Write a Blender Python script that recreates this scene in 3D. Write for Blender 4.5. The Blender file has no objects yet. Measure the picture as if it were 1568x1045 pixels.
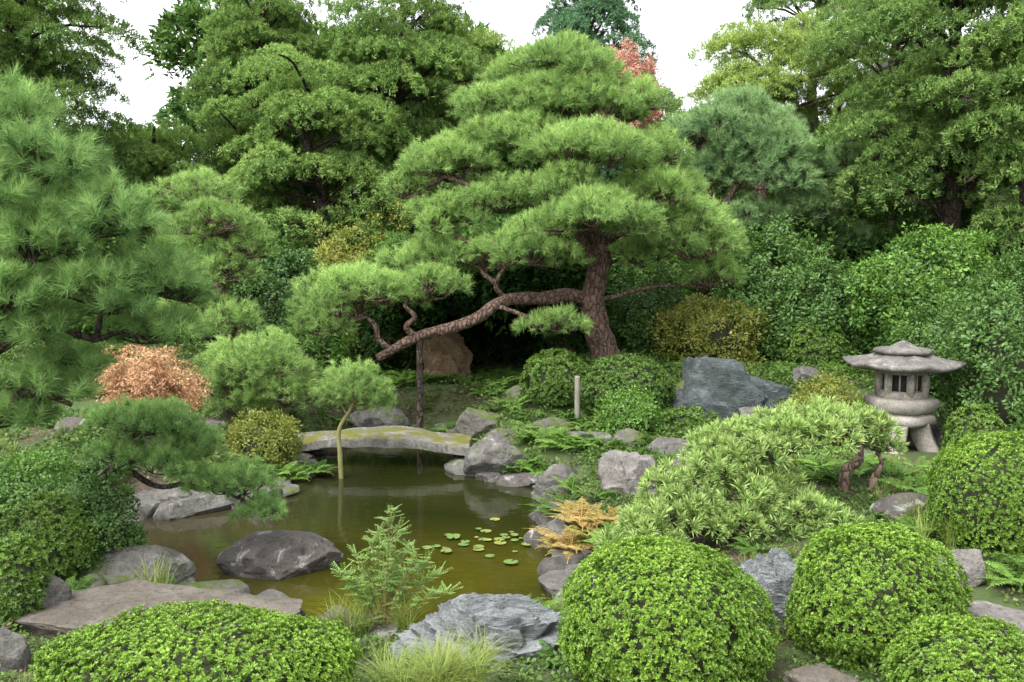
import bpy, math, random, bmesh, time
import numpy as np
from mathutils import Vector
T0=time.time()
rng=np.random.default_rng(11); random.seed(11)
sc=bpy.context.scene
# ---------------------------------------------------------------- survey helper
F=1394.0; EYE=3.0; PITCH=math.atan(122.5/F); cP,sP=math.cos(PITCH),math.sin(PITCH)
def at(u,v,d):
    cx=(u-784)/F; cy=-(v-522.5)/F
    dy=cP+cy*sP; dz=-sP+cy*cP; t=d/dy
    return np.array([cx*t,d,EYE+dz*t])
def nz(a): return a/np.maximum(np.linalg.norm(a,axis=-1,keepdims=True),1e-9)
def U(a,b,n=None): return rng.uniform(a,b,n)
# ---------------------------------------------------------------- noise
def vnoise(p,seed=0):
    p=np.asarray(p,float); i=np.floor(p).astype(np.int64); f=p-i; f=f*f*(3-2*f)
    def hsh(x,y,z):
        n=(x*374761393+y*668265263+z*2147483647+seed*1274126177)&0x7fffffff
        n=((n^(n>>13))*1274126177)&0x7fffffff
        n=n^(n>>16)
        return (n&0xffff)/65535.0
    x,y,z=i[...,0],i[...,1],i[...,2]; a=0
    for dx in (0,1):
        for dy in (0,1):
            for dz in (0,1):
                w=(f[...,0] if dx else 1-f[...,0])*(f[...,1] if dy else 1-f[...,1])*(f[...,2] if dz else 1-f[...,2])
                a=a+w*hsh(x+dx,y+dy,z+dz)
    return a
def fbm(p,o=4,seed=0):
    s=0;a=.5;t=0
    for k in range(o):
        s=s+a*(vnoise(p*(2**k),seed+k)-.5)*2; t+=a; a*=.5
    return s/t
# ---------------------------------------------------------------- terrain
pond_px=[(40,825),(150,885),(330,925),(430,968),(600,975),(760,950),(880,915),(890,870),(838,835),(838,790),(825,745),(740,728),(720,690),(700,662),(560,655),(485,690),(440,740),(425,765),(320,782),(120,790)]
pond=[]
for u,v in pond_px:
    a=at(u,v,1.0); t=EYE/(EYE-a[2]); pond.append((a[0]*t,t))
pond=np.array(pond)
def sd_pond(x,y):
    p=np.stack([x,y],-1); n=len(pond); d=np.full(x.shape,1e9); ins=np.zeros(x.shape,bool)
    for k in range(n):
        a=pond[k]; b=pond[(k+1)%n]; ab=b-a
        t=np.clip(((p-a)@ab)/(ab@ab),0,1); q=a+t[...,None]*ab
        d=np.minimum(d,np.linalg.norm(p-q,axis=-1))
        c=((a[1]>y)!=(b[1]>y))&(x<(b[0]-a[0])*(y-a[1])/(b[1]-a[1]+1e-12)+a[0]); ins^=c
    return np.where(ins,-d,d)
CT=np.array([(0,1,1.3),(-3,3,1.1),(3,3,1.1),(-2,5,.5),(.5,5.5,.3),(2.6,6,.3),(3.5,5,.4),(-3,7,.15),(-5,6,.6),(-5,9,.3),(-7,8,.6),(-6,13,.5),
(-.2,6.7,.07),(-.9,6.6,.08),(.5,7,.07),(1.2,7.2,.1),(-1.4,6.6,.08),
(-3.8,13,.3),(-9,20,1.2),(-3,18,.7),(0,17.5,.7),(1.73,16.5,1.15),(3.5,16,1.0),(1,13.8,.42),(2,11.5,.42),(1.5,10,.25),(1.6,8.6,.2),(3,8.5,.45),
(4,10,.5),(5.4,12.5,.4),(7,10,.55),(8,14,.8),(5,16,1.0),(9,20,1.7),(0,25,1.8),(0,45,3),(-15,35,3),(15,35,3),(0,150,5),(100,100,4),(-100,100,4),(100,0,2),(-100,0,2),(-200,250,6),(200,250,6)],float)
def ground(x,y):
    x=np.asarray(x,float); y=np.asarray(y,float)
    ws=0;zs=0
    for cx,cy,cz in CT:
        w=1/(((x-cx)**2+(y-cy)**2)+.3)**1.9; ws=ws+w; zs=zs+w*cz
    b=zs/ws
    p=np.stack([x,y,np.zeros_like(x)],-1)
    b=b+.06*fbm(p*1.1,3,5)
    b=np.maximum(b,.07)
    sd=sd_pond(x,y); t=np.clip(sd/.7,0,1); t=t*t*(3-2*t)
    ti=np.clip(-sd/.9,0,1); ti=ti*ti*(3-2*ti)
    return np.where(sd>0,.05*np.clip(sd/.1,0,1)+(b-.05)*t,-.5*ti)
def gz(x,y): return float(ground(np.array([x]),np.array([y]))[0])
# ---------------------------------------------------------------- mesh utils
def mesh_from(name,V,Fc,attrs=None,smooth=False):
    me=bpy.data.meshes.new(name)
    V=np.asarray(V,np.float32); nv=len(V)
    me.vertices.add(nv); me.vertices.foreach_set('co',V.ravel())
    if Fc is not None and len(Fc):
        if isinstance(Fc,np.ndarray):
            k=Fc.shape[1]; flat=Fc.ravel(); st=np.arange(len(Fc))*k
        else:
            flat=np.concatenate([np.array(f) for f in Fc]); ln=np.array([len(f) for f in Fc]); st=np.concatenate([[0],np.cumsum(ln)[:-1]])
        me.loops.add(len(flat)); me.loops.foreach_set('vertex_index',flat.astype(np.int32))
        me.polygons.add(len(st)); me.polygons.foreach_set('loop_start',st.astype(np.int32))
        if smooth: me.polygons.foreach_set('use_smooth',np.ones(len(st),bool))
    me.update(calc_edges=True)
    for k,v in (attrs or {}).items():
        ty,arr=v[0],v[1]; dom=v[2] if len(v)>2 else 'POINT'
        a=me.attributes.new(k,ty,dom)
        a.data.foreach_set({'FLOAT_VECTOR':'vector','FLOAT_COLOR':'color'}.get(ty,'value'),np.ascontiguousarray(arr).ravel())
    return me
def add(name,me,mat=None,parent=None,loc=None):
    o=bpy.data.objects.new(name,me); sc.collection.objects.link(o)
    if mat and me: me.materials.append(mat)
    if parent: o.parent=parent
    if loc is not None: o.location=loc
    return o
def empty(name):
    o=bpy.data.objects.new(name,None); sc.collection.objects.link(o); o.empty_display_size=.3; return o
class Q:
    def __init__(s,k=4): s.P=[];s.t=[];s.r=[];s.k=k
    def leaf(s,b,d,n,L,W,bend=.1,t0=0.,t1=1.):
        b=np.atleast_2d(b); N=len(b); L=np.broadcast_to(L,(N,))[:,None]; W=np.broadcast_to(W,(N,))[:,None]
        d=nz(d); sidev=nz(np.cross(d,n)); nn=nz(np.cross(sidev,d))
        if s.k==3:
            P=np.stack([b-sidev*W/2,b+sidev*W/2,b+d*L-nn*L*bend],1); s.t.append(np.tile([t0,t0,t1],(N,1)))
        else:
            m=b+d*L*.5+nn*L*bend*.6
            P=np.stack([b,m+sidev*W/2,b+d*L-nn*L*bend*.4,m-sidev*W/2],1); s.t.append(np.tile([t0,(t0+t1)/2,t1,(t0+t1)/2],(N,1)))
        s.P.append(P); s.r.append(U(0,1,N))
    def strip(s,pts,side,W):
        n=len(pts)
        for i in range(n-1):
            P=np.array([pts[i]-side*W[i]/2,pts[i+1]-side*W[i+1]/2,pts[i+1]+side*W[i+1]/2,pts[i]+side*W[i]/2])
            s.P.append(P[None]); s.t.append(np.array([[i/n,(i+1)/n,(i+1)/n,i/n]])); s.r.append(np.full(1,.5))
    def arrays(s): return np.concatenate(s.P).astype(np.float32),np.concatenate(s.t).astype(np.float32),np.concatenate(s.r).astype(np.float32)
    def mesh(s,name):
        P,t,r=s.arrays(); P=P.reshape(-1,3)
        return mesh_from(name,P,np.arange(len(P)).reshape(-1,s.k),{'tip':('FLOAT',t),'rnd':('FLOAT',r,'FACE')})
def rdir(n,zmin=-1,zmax=1):
    z=U(zmin,zmax,n); a=U(0,2*math.pi,n); r=np.sqrt(np.maximum(0,1-z*z)); return np.stack([r*np.cos(a),r*np.sin(a),z],1)
# ---------------------------------------------------------------- materials
def newmat(name):
    m=bpy.data.materials.new(name); m.use_nodes=True; nt=m.node_tree; nt.nodes.clear(); return m,nt
def N(nt,t,**k):
    n=nt.nodes.new(t)
    for a,b in k.items(): setattr(n,a,b)
    return n
def mixc(nt,f,a,b,mode='MIX'):
    n=nt.nodes.new('ShaderNodeMix'); n.data_type='RGBA'; n.blend_type=mode
    for s,v in ((0,f),(6,a),(7,b)):
        if hasattr(v,'is_linked'): nt.links.new(v,n.inputs[s])
        elif s==0: n.inputs[0].default_value=v
        else: n.inputs[s].default_value=(*v,1)
    return n.outputs[2]
def ramp(nt,src,a,b):
    n=nt.nodes.new('ShaderNodeMapRange'); n.inputs[1].default_value=a; n.inputs[2].default_value=b
    nt.links.new(src,n.inputs[0]); return n.outputs[0]
def noisen(nt,co,scale,detail=5,rough=.6,dist=0):
    n=nt.nodes.new('ShaderNodeTexNoise'); n.inputs['Scale'].default_value=scale; n.inputs['Detail'].default_value=detail
    n.inputs['Roughness'].default_value=rough; n.inputs['Distortion'].default_value=dist
    nt.links.new(co,n.inputs['Vector']); return n.outputs[0]
FC={}
def foliage(name,dark,light,tip,tipf,tr,rj=.35):
    """matte foliage: the colour of every needle/leaf is stored on its face"""
    m,nt=newmat(name); a=N(nt,'ShaderNodeAttribute',attribute_type='GEOMETRY',attribute_name='fcol')
    p=N(nt,'ShaderNodeBsdfDiffuse'); tl=N(nt,'ShaderNodeBsdfTranslucent'); mx=N(nt,'ShaderNodeMixShader'); mx.inputs[0].default_value=tr
    nt.links.new(a.outputs['Color'],p.inputs[0]); nt.links.new(a.outputs['Color'],tl.inputs[0]); nt.links.new(p.outputs[0],mx.inputs[1]); nt.links.new(tl.outputs[0],mx.inputs[2])
    o=N(nt,'ShaderNodeOutputMaterial'); nt.links.new(mx.outputs[0],o.inputs[0]); FC[name]=(np.array(dark),np.array(light),np.array(tip),tipf,rj); return m
def leafmat(name,dark,light,tip,tipf=.6,tr=.25,rough=.5,spec=.3,rj=.35):
    m,nt=newmat(name)
    a=N(nt,'ShaderNodeAttribute',attribute_type='INSTANCER',attribute_name='tint')
    a2=N(nt,'ShaderNodeAttribute',attribute_type='GEOMETRY',attribute_name='ftint')
    sm=N(nt,'ShaderNodeMath',operation='ADD'); nt.links.new(a.outputs['Fac'],sm.inputs[0]); nt.links.new(a2.outputs['Fac'],sm.inputs[1])
    t=N(nt,'ShaderNodeAttribute',attribute_type='GEOMETRY',attribute_name='tip')
    r=N(nt,'ShaderNodeAttribute',attribute_type='GEOMETRY',attribute_name='rnd')
    c=mixc(nt,sm.outputs[0],dark,light)
    f=N(nt,'ShaderNodeMath',operation='MULTIPLY'); nt.links.new(ramp(nt,t.outputs['Fac'],.2,1),f.inputs[0]); f.inputs[1].default_value=tipf
    c=mixc(nt,f.outputs[0],c,tip)
    v=N(nt,'ShaderNodeMapRange'); v.inputs[3].default_value=1-rj; v.inputs[4].default_value=1+rj; nt.links.new(r.outputs['Fac'],v.inputs[0])
    h=N(nt,'ShaderNodeHueSaturation'); nt.links.new(v.outputs[0],h.inputs['Value']); nt.links.new(c,h.inputs['Color'])
    p=N(nt,'ShaderNodeBsdfPrincipled'); nt.links.new(h.outputs[0],p.inputs['Base Color']); p.inputs['Roughness'].default_value=rough
    p.inputs['Specular IOR Level'].default_value=spec
    tl=N(nt,'ShaderNodeBsdfTranslucent'); nt.links.new(h.outputs[0],tl.inputs[0])
    mx=N(nt,'ShaderNodeMixShader'); mx.inputs[0].default_value=tr
    nt.links.new(p.outputs[0],mx.inputs[1]); nt.links.new(tl.outputs[0],mx.inputs[2])
    o=N(nt,'ShaderNodeOutputMaterial'); nt.links.new(mx.outputs[0],o.inputs[0]); return m
def rockmat(name,c1,c2,lichen=(.5,.5,.47),lf=.5,scale=1.,strata=0,moss=0.,bump=.6,mossc=(.07,.10,.015)):
    m,nt=newmat(name); tc=N(nt,'ShaderNodeTexCoord'); co=tc.outputs['Object']
    if strata:
        mp=N(nt,'ShaderNodeMapping'); mp.inputs['Rotation'].default_value=(.25,.35,0); mp.inputs['Scale'].default_value=(1,1,strata); nt.links.new(co,mp.inputs[0]); co2=mp.outputs[0]
    else: co2=co
    n1=noisen(nt,co2,2.5*scale,8,.65,.4); n2=noisen(nt,co2,14*scale,8,.7); n3=noisen(nt,co,5*scale,6,.7,.6); n4=noisen(nt,co,60*scale,4,.7)
    c=mixc(nt,ramp(nt,n1,.35,.65),c1,c2)
    c=mixc(nt,ramp(nt,n2,.5,.7),c,tuple(x*.45 for x in c1))
    mm=N(nt,'ShaderNodeMath',operation='MULTIPLY'); nt.links.new(ramp(nt,n3,.56,.66),mm.inputs[0]); mm.inputs[1].default_value=lf
    c=mixc(nt,mm.outputs[0],c,lichen)
    c=mixc(nt,ramp(nt,n4,.3,.55),mixc(nt,.6,c,(.03,.028,.022)),c)
    if moss>0:
        g=N(nt,'ShaderNodeNewGeometry'); s=N(nt,'ShaderNodeSeparateXYZ'); nt.links.new(g.outputs['Normal'],s.inputs[0])
        nm=noisen(nt,co,3.5*scale,6,.65)
        ad=N(nt,'ShaderNodeMath',operation='MULTIPLY'); nt.links.new(ramp(nt,nm,.62-moss*.25,.72-moss*.25),ad.inputs[0]); nt.links.new(ramp(nt,s.outputs[2],.1,.6),ad.inputs[1])
        c=mixc(nt,ad.outputs[0],c,mossc)
    p=N(nt,'ShaderNodeBsdfPrincipled'); nt.links.new(c,p.inputs['Base Color']); p.inputs['Roughness'].default_value=.85; p.inputs['Specular IOR Level'].default_value=.3
    b1=N(nt,'ShaderNodeMath',operation='ADD'); nt.links.new(n1,b1.inputs[0]); nt.links.new(n2,b1.inputs[1])
    b2=N(nt,'ShaderNodeMath',operation='MULTIPLY_ADD'); nt.links.new(n4,b2.inputs[0]); b2.inputs[1].default_value=.25; nt.links.new(b1.outputs[0],b2.inputs[2])
    b=N(nt,'ShaderNodeBump'); b.inputs['Strength'].default_value=bump; b.inputs['Distance'].default_value=.06; nt.links.new(b2.outputs[0],b.inputs['Height'])
    nt.links.new(b.outputs[0],p.inputs['Normal'])
    o=N(nt,'ShaderNodeOutputMaterial'); nt.links.new(p.outputs[0],o.inputs[0]); return m
def barkmat(name,c1,c2,sc_=1.):
    m,nt=newmat(name); tc=N(nt,'ShaderNodeTexCoord'); co=tc.outputs['Object']
    mp=N(nt,'ShaderNodeMapping'); mp.inputs['Scale'].default_value=(1,1,.45); nt.links.new(co,mp.inputs[0])
    v=N(nt,'ShaderNodeTexVoronoi',feature='DISTANCE_TO_EDGE'); v.inputs['Scale'].default_value=14*sc_
    nn=N(nt,'ShaderNodeTexNoise'); nn.inputs['Scale'].default_value=9; nt.links.new(mp.outputs[0],nn.inputs[0])
    ad=N(nt,'ShaderNodeMix',data_type='RGBA'); ad.inputs[0].default_value=.12; nt.links.new(mp.outputs[0],ad.inputs[6]); nt.links.new(nn.outputs[1],ad.inputs[7]); nt.links.new(ad.outputs[2],v.inputs['Vector'])
    n1=noisen(nt,co,7,7,.7)
    c=mixc(nt,ramp(nt,n1,.35,.65),c1,c2)
    c=mixc(nt,ramp(nt,v.outputs[0],0,.12),tuple(x*.3 for x in c1),c)
    p=N(nt,'ShaderNodeBsdfPrincipled'); nt.links.new(c,p.inputs['Base Color']); p.inputs['Roughness'].default_value=.9; p.inputs['Specular IOR Level'].default_value=.2
    b=N(nt,'ShaderNodeBump'); b.inputs['Strength'].default_value=.8; b.inputs['Distance'].default_value=.03; nt.links.new(ramp(nt,v.outputs[0],0,.25),b.inputs['Height']); nt.links.new(b.outputs[0],p.inputs['Normal'])
    o=N(nt,'ShaderNodeOutputMaterial'); nt.links.new(p.outputs[0],o.inputs[0]); return m
def plain(name,c,rough=.8):
    m,nt=newmat(name); tc=N(nt,'ShaderNodeTexCoord'); n=noisen(nt,tc.outputs['Object'],6,6,.6)
    cc=mixc(nt,ramp(nt,n,.3,.7),tuple(x*.65 for x in c),c)
    p=N(nt,'ShaderNodeBsdfPrincipled'); nt.links.new(cc,p.inputs['Base Color']); p.inputs['Roughness'].default_value=rough
    o=N(nt,'ShaderNodeOutputMaterial'); nt.links.new(p.outputs[0],o.inputs[0]); return m
BARK=barkmat('pine_bark',(.12,.08,.062),(.22,.16,.125)); BARKD=barkmat('dark_bark',(.04,.03,.024),(.075,.056,.044)); BARKR=barkmat('red_bark',(.09,.056,.044),(.18,.125,.095))
# ---------------------------------------------------------------- prototypes
C={};CA={};CM={}
def protoset(key,name,fn,k,mat,tri=False,real=True):
    CM[key]=mat; arr=[]; c=None
    if not real: c=bpy.data.collections.new(name)
    for i in range(k):
        q=Q(3 if tri else 4); fn(q)
        if real: arr.append(q.arrays())
        else:
            me=q.mesh(name+'_m'); me.materials.append(mat); c.objects.link(bpy.data.objects.new(name+'_src',me))
    C[key]=c; CA[key]=arr
def f_needle(n,L,W,spread=(.15,1.25),stem=.08):
    def f(q):
        a=U(0,2*math.pi,n); th=U(spread[0],spread[1],n); d=np.stack([np.sin(th)*np.cos(a),np.sin(th)*np.sin(a),np.cos(th)],1)
        b=np.stack([np.zeros(n),np.zeros(n),U(-stem,stem*.3,n)],1)
        q.leaf(b,d,rdir(n),L*U(.75,1.1,n),W,.05)
    return f
def f_whorl(k,nl,L,W,R):
    def f(q):
        for i in range(k):
            c=np.array([U(-R,R),U(-R,R),U(-R,R*.3)])
            n=nl; a=np.arange(n)*2.4+U(0,6); th=U(.25,1.3,n); d=np.stack([np.sin(th)*np.cos(a),np.sin(th)*np.sin(a),np.cos(th)],1)
            q.leaf(np.tile(c,(n,1)),d,np.tile([0,0,1.],(n,1))+.2*rdir(n),L*U(.7,1.15,n),W*U(.8,1.2,n),.12)
    return f
def f_ball(n,L,W,R,flat=1.):
    def f(q):
        p=rdir(n,-.6,1)*(U(.25,1,n)**.5)[:,None]*R; p[:,2]*=flat
        d=nz(p+.6*R*rdir(n)); q.leaf(p,d,np.tile([0,0,1.],(n,1))+.6*rdir(n),L*U(.6,1.2,n),W*U(.7,1.2,n),.12)
    return f
q_ph=[0.]
def f_cluster(nt_,nl,R,flat,L,W,tr,droop=.35,up=.5):
    def f(q):
        for i in range(nt_):
            r=math.sqrt(U(0,1)); a=U(0,6.283); rr=R*r*(1+.25*math.sin(3*a+q_ph[0]))
            c=np.array([rr*math.cos(a),rr*math.sin(a),flat*R*(math.sqrt(1-r*r*.95)-.4)-droop*R*r*r*U(.5,1)-U(0,.25)*R*(U(0,1)**2)])
            out=np.array([math.cos(a)*r,math.sin(a)*r,up])
            n=nl; d=nz(out[None]*.8+rdir(n)*.75); b=c+rdir(n)*tr*.5
            q.leaf(b,d,np.tile([0,0,1.],(n,1))+.5*rdir(n),L*U(.6,1.2,n),W*U(.7,1.2,n),.1,U(0,.8),1)
        q_ph[0]+=1.3
    return f
def f_fern(nf,L,w,arch=.5):
    def f(q):
        for i in range(nf):
            a=U(0,6.283); K=22; l=L*U(.7,1.1); t=np.linspace(0,1,K); el=U(.7,1.2)
            r=l*t*math.cos(el)+l*.35*t*t; z=l*t*math.sin(el)-arch*l*t*t*1.1
            dirh=np.array([math.cos(a),math.sin(a),0]); side=np.array([-math.sin(a),math.cos(a),0])
            P=dirh*r[:,None]+np.array([0,0,1.])*z[:,None]
            q.strip(P,side,np.full(K,.006))
            for s in (-1,1):
                d=side*s+dirh*.35+np.array([0,0,-.15])
                ll=w*np.sin(np.clip(t*1.05+.08,0,1)*math.pi)**.7+.005
                q.leaf(P[2:],np.tile(d,(K-2,1))+.1*rdir(K-2),np.tile([0,0,1.],(K-2,1)),ll[2:],l/K*1.1,.08)
    return f
def f_grass(nb,L,W,lean=.9,lo=.1):
    def f(q):
        for i in range(nb):
            a=U(0,6.283); l=L*U(.6,1.1); t=np.linspace(0,1,5); ln=U(lo,lean)
            dirh=np.array([math.cos(a),math.sin(a),0]); side=np.array([-math.sin(a),math.cos(a),0])
            P=dirh*(l*ln*t**1.5)[:,None]+np.array([0,0,1.])*(l*(t-.5*ln*t**2.2))[:,None]+np.array([U(-.04,.04),U(-.04,.04),0])
            q.strip(P,side,W*np.array([1,1,.8,.5,.1]))
    return f
M={}
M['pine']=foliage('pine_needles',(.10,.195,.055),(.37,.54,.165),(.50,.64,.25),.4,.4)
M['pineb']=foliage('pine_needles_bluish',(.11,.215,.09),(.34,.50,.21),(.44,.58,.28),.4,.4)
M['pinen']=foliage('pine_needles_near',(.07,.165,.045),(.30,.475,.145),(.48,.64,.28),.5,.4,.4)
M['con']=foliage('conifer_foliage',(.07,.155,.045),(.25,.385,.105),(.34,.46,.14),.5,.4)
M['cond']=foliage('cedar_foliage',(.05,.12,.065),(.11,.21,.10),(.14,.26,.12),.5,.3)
M['conl']=foliage('light_pine_foliage',(.18,.28,.07),(.34,.45,.11),(.42,.52,.16),.5,.4)
M['brb']=foliage('understory_leaves',(.03,.075,.022),(.10,.18,.04),(.13,.22,.05),.4,.25,.5)
M['dark']=foliage('painted_shade_leaves',(.012,.03,.010),(.03,.065,.018),(.04,.08,.02),.4,.1,.5)  # near-black leaf colour paints the shade of the hollow
M['dwarf']=leafmat('whorl_needles',(.08,.155,.035),(.21,.34,.07),(.47,.60,.21),.85,.35,.45)
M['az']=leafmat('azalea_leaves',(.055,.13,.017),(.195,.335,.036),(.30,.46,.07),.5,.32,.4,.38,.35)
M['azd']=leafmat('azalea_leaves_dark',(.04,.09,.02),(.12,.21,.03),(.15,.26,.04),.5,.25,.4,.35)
M['br']=leafmat('broad_leaves',(.03,.08,.02),(.09,.18,.035),(.12,.22,.045),.4,.25,.45,.35)
M['brl']=leafmat('broad_leaves_bright',(.045,.12,.022),(.13,.255,.035),(.17,.30,.05),.4,.3,.45,.35)
M['yel']=leafmat('yellowing_leaves',(.12,.18,.03),(.36,.30,.05),(.36,.33,.08),.5,.3,.5)
M['red']=leafmat('maple_leaves',(.34,.16,.07),(.55,.32,.17),(.58,.42,.26),.5,.35,.5)
M['pink']=leafmat('pink_blossom',(.45,.18,.13),(.58,.30,.22),(.6,.38,.28),.5,.3,.5)
M['fern']=leafmat('fern_fronds',(.05,.12,.02),(.14,.26,.045),(.19,.31,.06),.4,.3,.5)
M['fernr']=leafmat('fern_fronds_autumn',(.2,.22,.04),(.40,.26,.09),(.36,.32,.1),.5,.3,.5)
M['grass']=leafmat('grass_blades',(.10,.17,.03),(.22,.30,.06),(.36,.38,.12),.6,.3,.5)
M['gc']=leafmat('groundcover_leaves',(.035,.08,.015),(.11,.185,.035),(.14,.21,.05),.4,.25,.5)
M['brown']=leafmat('dry_leaves',(.12,.09,.04),(.22,.14,.07),(.21,.16,.08),.5,.2,.7)
protoset('pine','tuft_mid',f_needle(28,.12,.009),6,M['pine'],True)
protoset('pineb','tuft_far',f_needle(28,.15,.012),6,M['pineb'],True)
protoset('pinem','tuft_bank',f_needle(40,.10,.007),6,M['pine'],True)
protoset('pinen','tuft_near',f_needle(80,.125,.0046,(.1,1.25),.10),6,M['pinen'],True)
protoset('pines','tuft_small',f_needle(60,.08,.0038,(.1,1.3),.05),6,M['pinen'],True)
protoset('dwarf','whorl',f_needle(24,.09,.0115,(.2,1.25),.02),6,M['dwarf'])
protoset('az','azalea_sprig',f_whorl(2,9,.022,.0090,.02),8,M['az'])
protoset('azd','azalea_sprig_dark',f_whorl(3,8,.034,.016,.035),6,M['azd'],True)
protoset('con','conifer_bough',f_cluster(105,15,.85,.42,.115,.038,.12),7,M['con'],True)
protoset('cedar','cedar_bough',f_cluster(80,14,.7,.25,.13,.036,.12,.5,.1),5,M['cond'],True)
protoset('conl','light_bough',f_cluster(110,15,.8,.3,.10,.03,.12,.3),5,M['conl'],True)
protoset('brb','broad_bough',f_cluster(80,9,.85,.6,.16,.09,.18),7,M['brb'],True)
protoset('dark','painted_shade_bough',f_cluster(80,9,.85,.6,.16,.09,.18),5,M['dark'],True)
protoset('br','broad_clump',f_ball(46,.085,.045,.17),6,M['br'])
protoset('brl','bright_clump',f_ball(46,.085,.045,.17),6,M['brl'])
protoset('yel','yellow_clump',f_ball(46,.08,.04,.17),5,M['yel'])
protoset('red','maple_clump',f_ball(50,.05,.024,.14,.35),5,M['red'])
protoset('pink','blossom_clump',f_ball(50,.07,.05,.17),4,M['pink'])
protoset('fern','fern_plant',f_fern(11,.42,.075),4,M['fern'],real=False)
protoset('fernr','fern_plant_autumn',f_fern(11,.42,.075),4,M['fernr'],real=False)
protoset('grass','grass_tuft',f_grass(46,.38,.006),4,M['grass'],real=False)
protoset('gmound','mound_grass_tuft',f_grass(80,.42,.0055,1.25,.4),4,M['grass'],real=False)
protoset('gc','herb_tuft',f_ball(34,.040,.022,.085,.6),6,M['gc'],real=False)
protoset('brn','dry_tuft',f_ball(34,.05,.02,.1,.6),5,M['brown'],real=False)
# ---------------------------------------------------------------- scatter
GN={}
def gn(key):
    if key in GN: return GN[key]
    g=bpy.data.node_groups.new('scatter_'+key,'GeometryNodeTree')
    g.interface.new_socket('Geometry',in_out='INPUT',socket_type='NodeSocketGeometry'); g.interface.new_socket('Geometry',in_out='OUTPUT',socket_type='NodeSocketGeometry')
    i=g.nodes.new('NodeGroupInput'); o=g.nodes.new('NodeGroupOutput')
    ci=g.nodes.new('GeometryNodeCollectionInfo'); ci.inputs[0].default_value=C[key]; ci.inputs['Separate Children'].default_value=True; ci.inputs['Reset Children'].default_value=True
    ip=g.nodes.new('GeometryNodeInstanceOnPoints'); ip.inputs['Pick Instance'].default_value=True
    def na(n,t):
        x=g.nodes.new('GeometryNodeInputNamedAttribute'); x.data_type=t; x.inputs[0].default_value=n; return [s for s in x.outputs if s.enabled and s.name=='Attribute'][0]
    L=g.links.new
    L(i.outputs[0],ip.inputs['Points']); L(ci.outputs[0],ip.inputs['Instance']); L(na('rot','FLOAT_VECTOR'),ip.inputs['Rotation']); L(na('scl','FLOAT_VECTOR'),ip.inputs['Scale']); L(na('pid','INT'),ip.inputs['Instance Index'])
    L(ip.outputs[0],o.inputs[0]); GN[key]=g; return g
total={}
def scatter(name,key,P,nrm=None,scale=(.8,1.2),tint=(0,1),parent=None,tarr=None):
    P=np.asarray(P,float); n=len(P)
    if n==0: return
    if nrm is None: nrm=np.tile([0,0,1.],(n,1))
    z=nz(nrm); r=rdir(n); x=nz(np.cross(r,z)); y=np.cross(z,x); R=np.stack([x,y,z],-1)
    s=U(scale[0],scale[1],n); t=U(tint[0],tint[1],n) if tarr is None else np.clip(tarr,0,1)
    if C[key] is None:
        fm=FC.get(CM[key].name)
        pid=rng.integers(0,len(CA[key]),n); VV=[];TT=[];FT=[];FR=[]
        for k,(Pp,tp,rn) in enumerate(CA[key]):
            ix=np.where(pid==k)[0]
            if not len(ix): continue
            A=(R[ix]*s[ix,None,None]).astype(np.float32)
            o=np.einsum('nij,mkj->nmki',A,Pp,optimize=True)+P[ix].astype(np.float32)[:,None,None,:]
            VV.append(o.reshape(-1,3)); FT.append(np.repeat(t[ix],len(Pp))); FR.append(np.tile(rn,len(ix)))
            TT.append(np.tile(tp.mean(1) if fm else tp.ravel(),len(ix)))
        V=np.concatenate(VV); kk=CA[key][0][0].shape[1]; total[key]=total.get(key,0)+len(V)//kk
        FT=np.concatenate(FT).astype(np.float32); FR=np.concatenate(FR); TT=np.concatenate(TT).astype(np.float32)
        if fm:
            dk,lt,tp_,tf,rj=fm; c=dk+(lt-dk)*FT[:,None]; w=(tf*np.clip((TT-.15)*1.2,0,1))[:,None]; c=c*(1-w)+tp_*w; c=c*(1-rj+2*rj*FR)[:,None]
            at_={'fcol':('FLOAT_COLOR',np.concatenate([c,np.ones((len(c),1))],1).astype(np.float32),'FACE')}
        else: at_={'tip':('FLOAT',TT),'ftint':('FLOAT',FT,'FACE'),'rnd':('FLOAT',FR.astype(np.float32),'FACE')}
        me=mesh_from(name,V,np.arange(len(V),dtype=np.int32).reshape(-1,kk),at_)
        return add(name,me,CM[key],parent)
    total[key]=total.get(key,0)+n
    ey=np.arcsin(np.clip(-R[:,2,0],-1,1)); ex=np.arctan2(R[:,2,1],R[:,2,2]); ez=np.arctan2(R[:,1,0],R[:,0,0])
    me=mesh_from(name,P,None,{'rot':('FLOAT_VECTOR',np.stack([ex,ey,ez],1)),'scl':('FLOAT_VECTOR',np.stack([s,s,s],1)),'tint':('FLOAT',t),'pid':('INT',rng.integers(0,60,n).astype(np.int32))})
    o=add(name,me,None,parent); m=o.modifiers.new('scatter','NODES'); m.node_group=gn(key); return o
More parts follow.
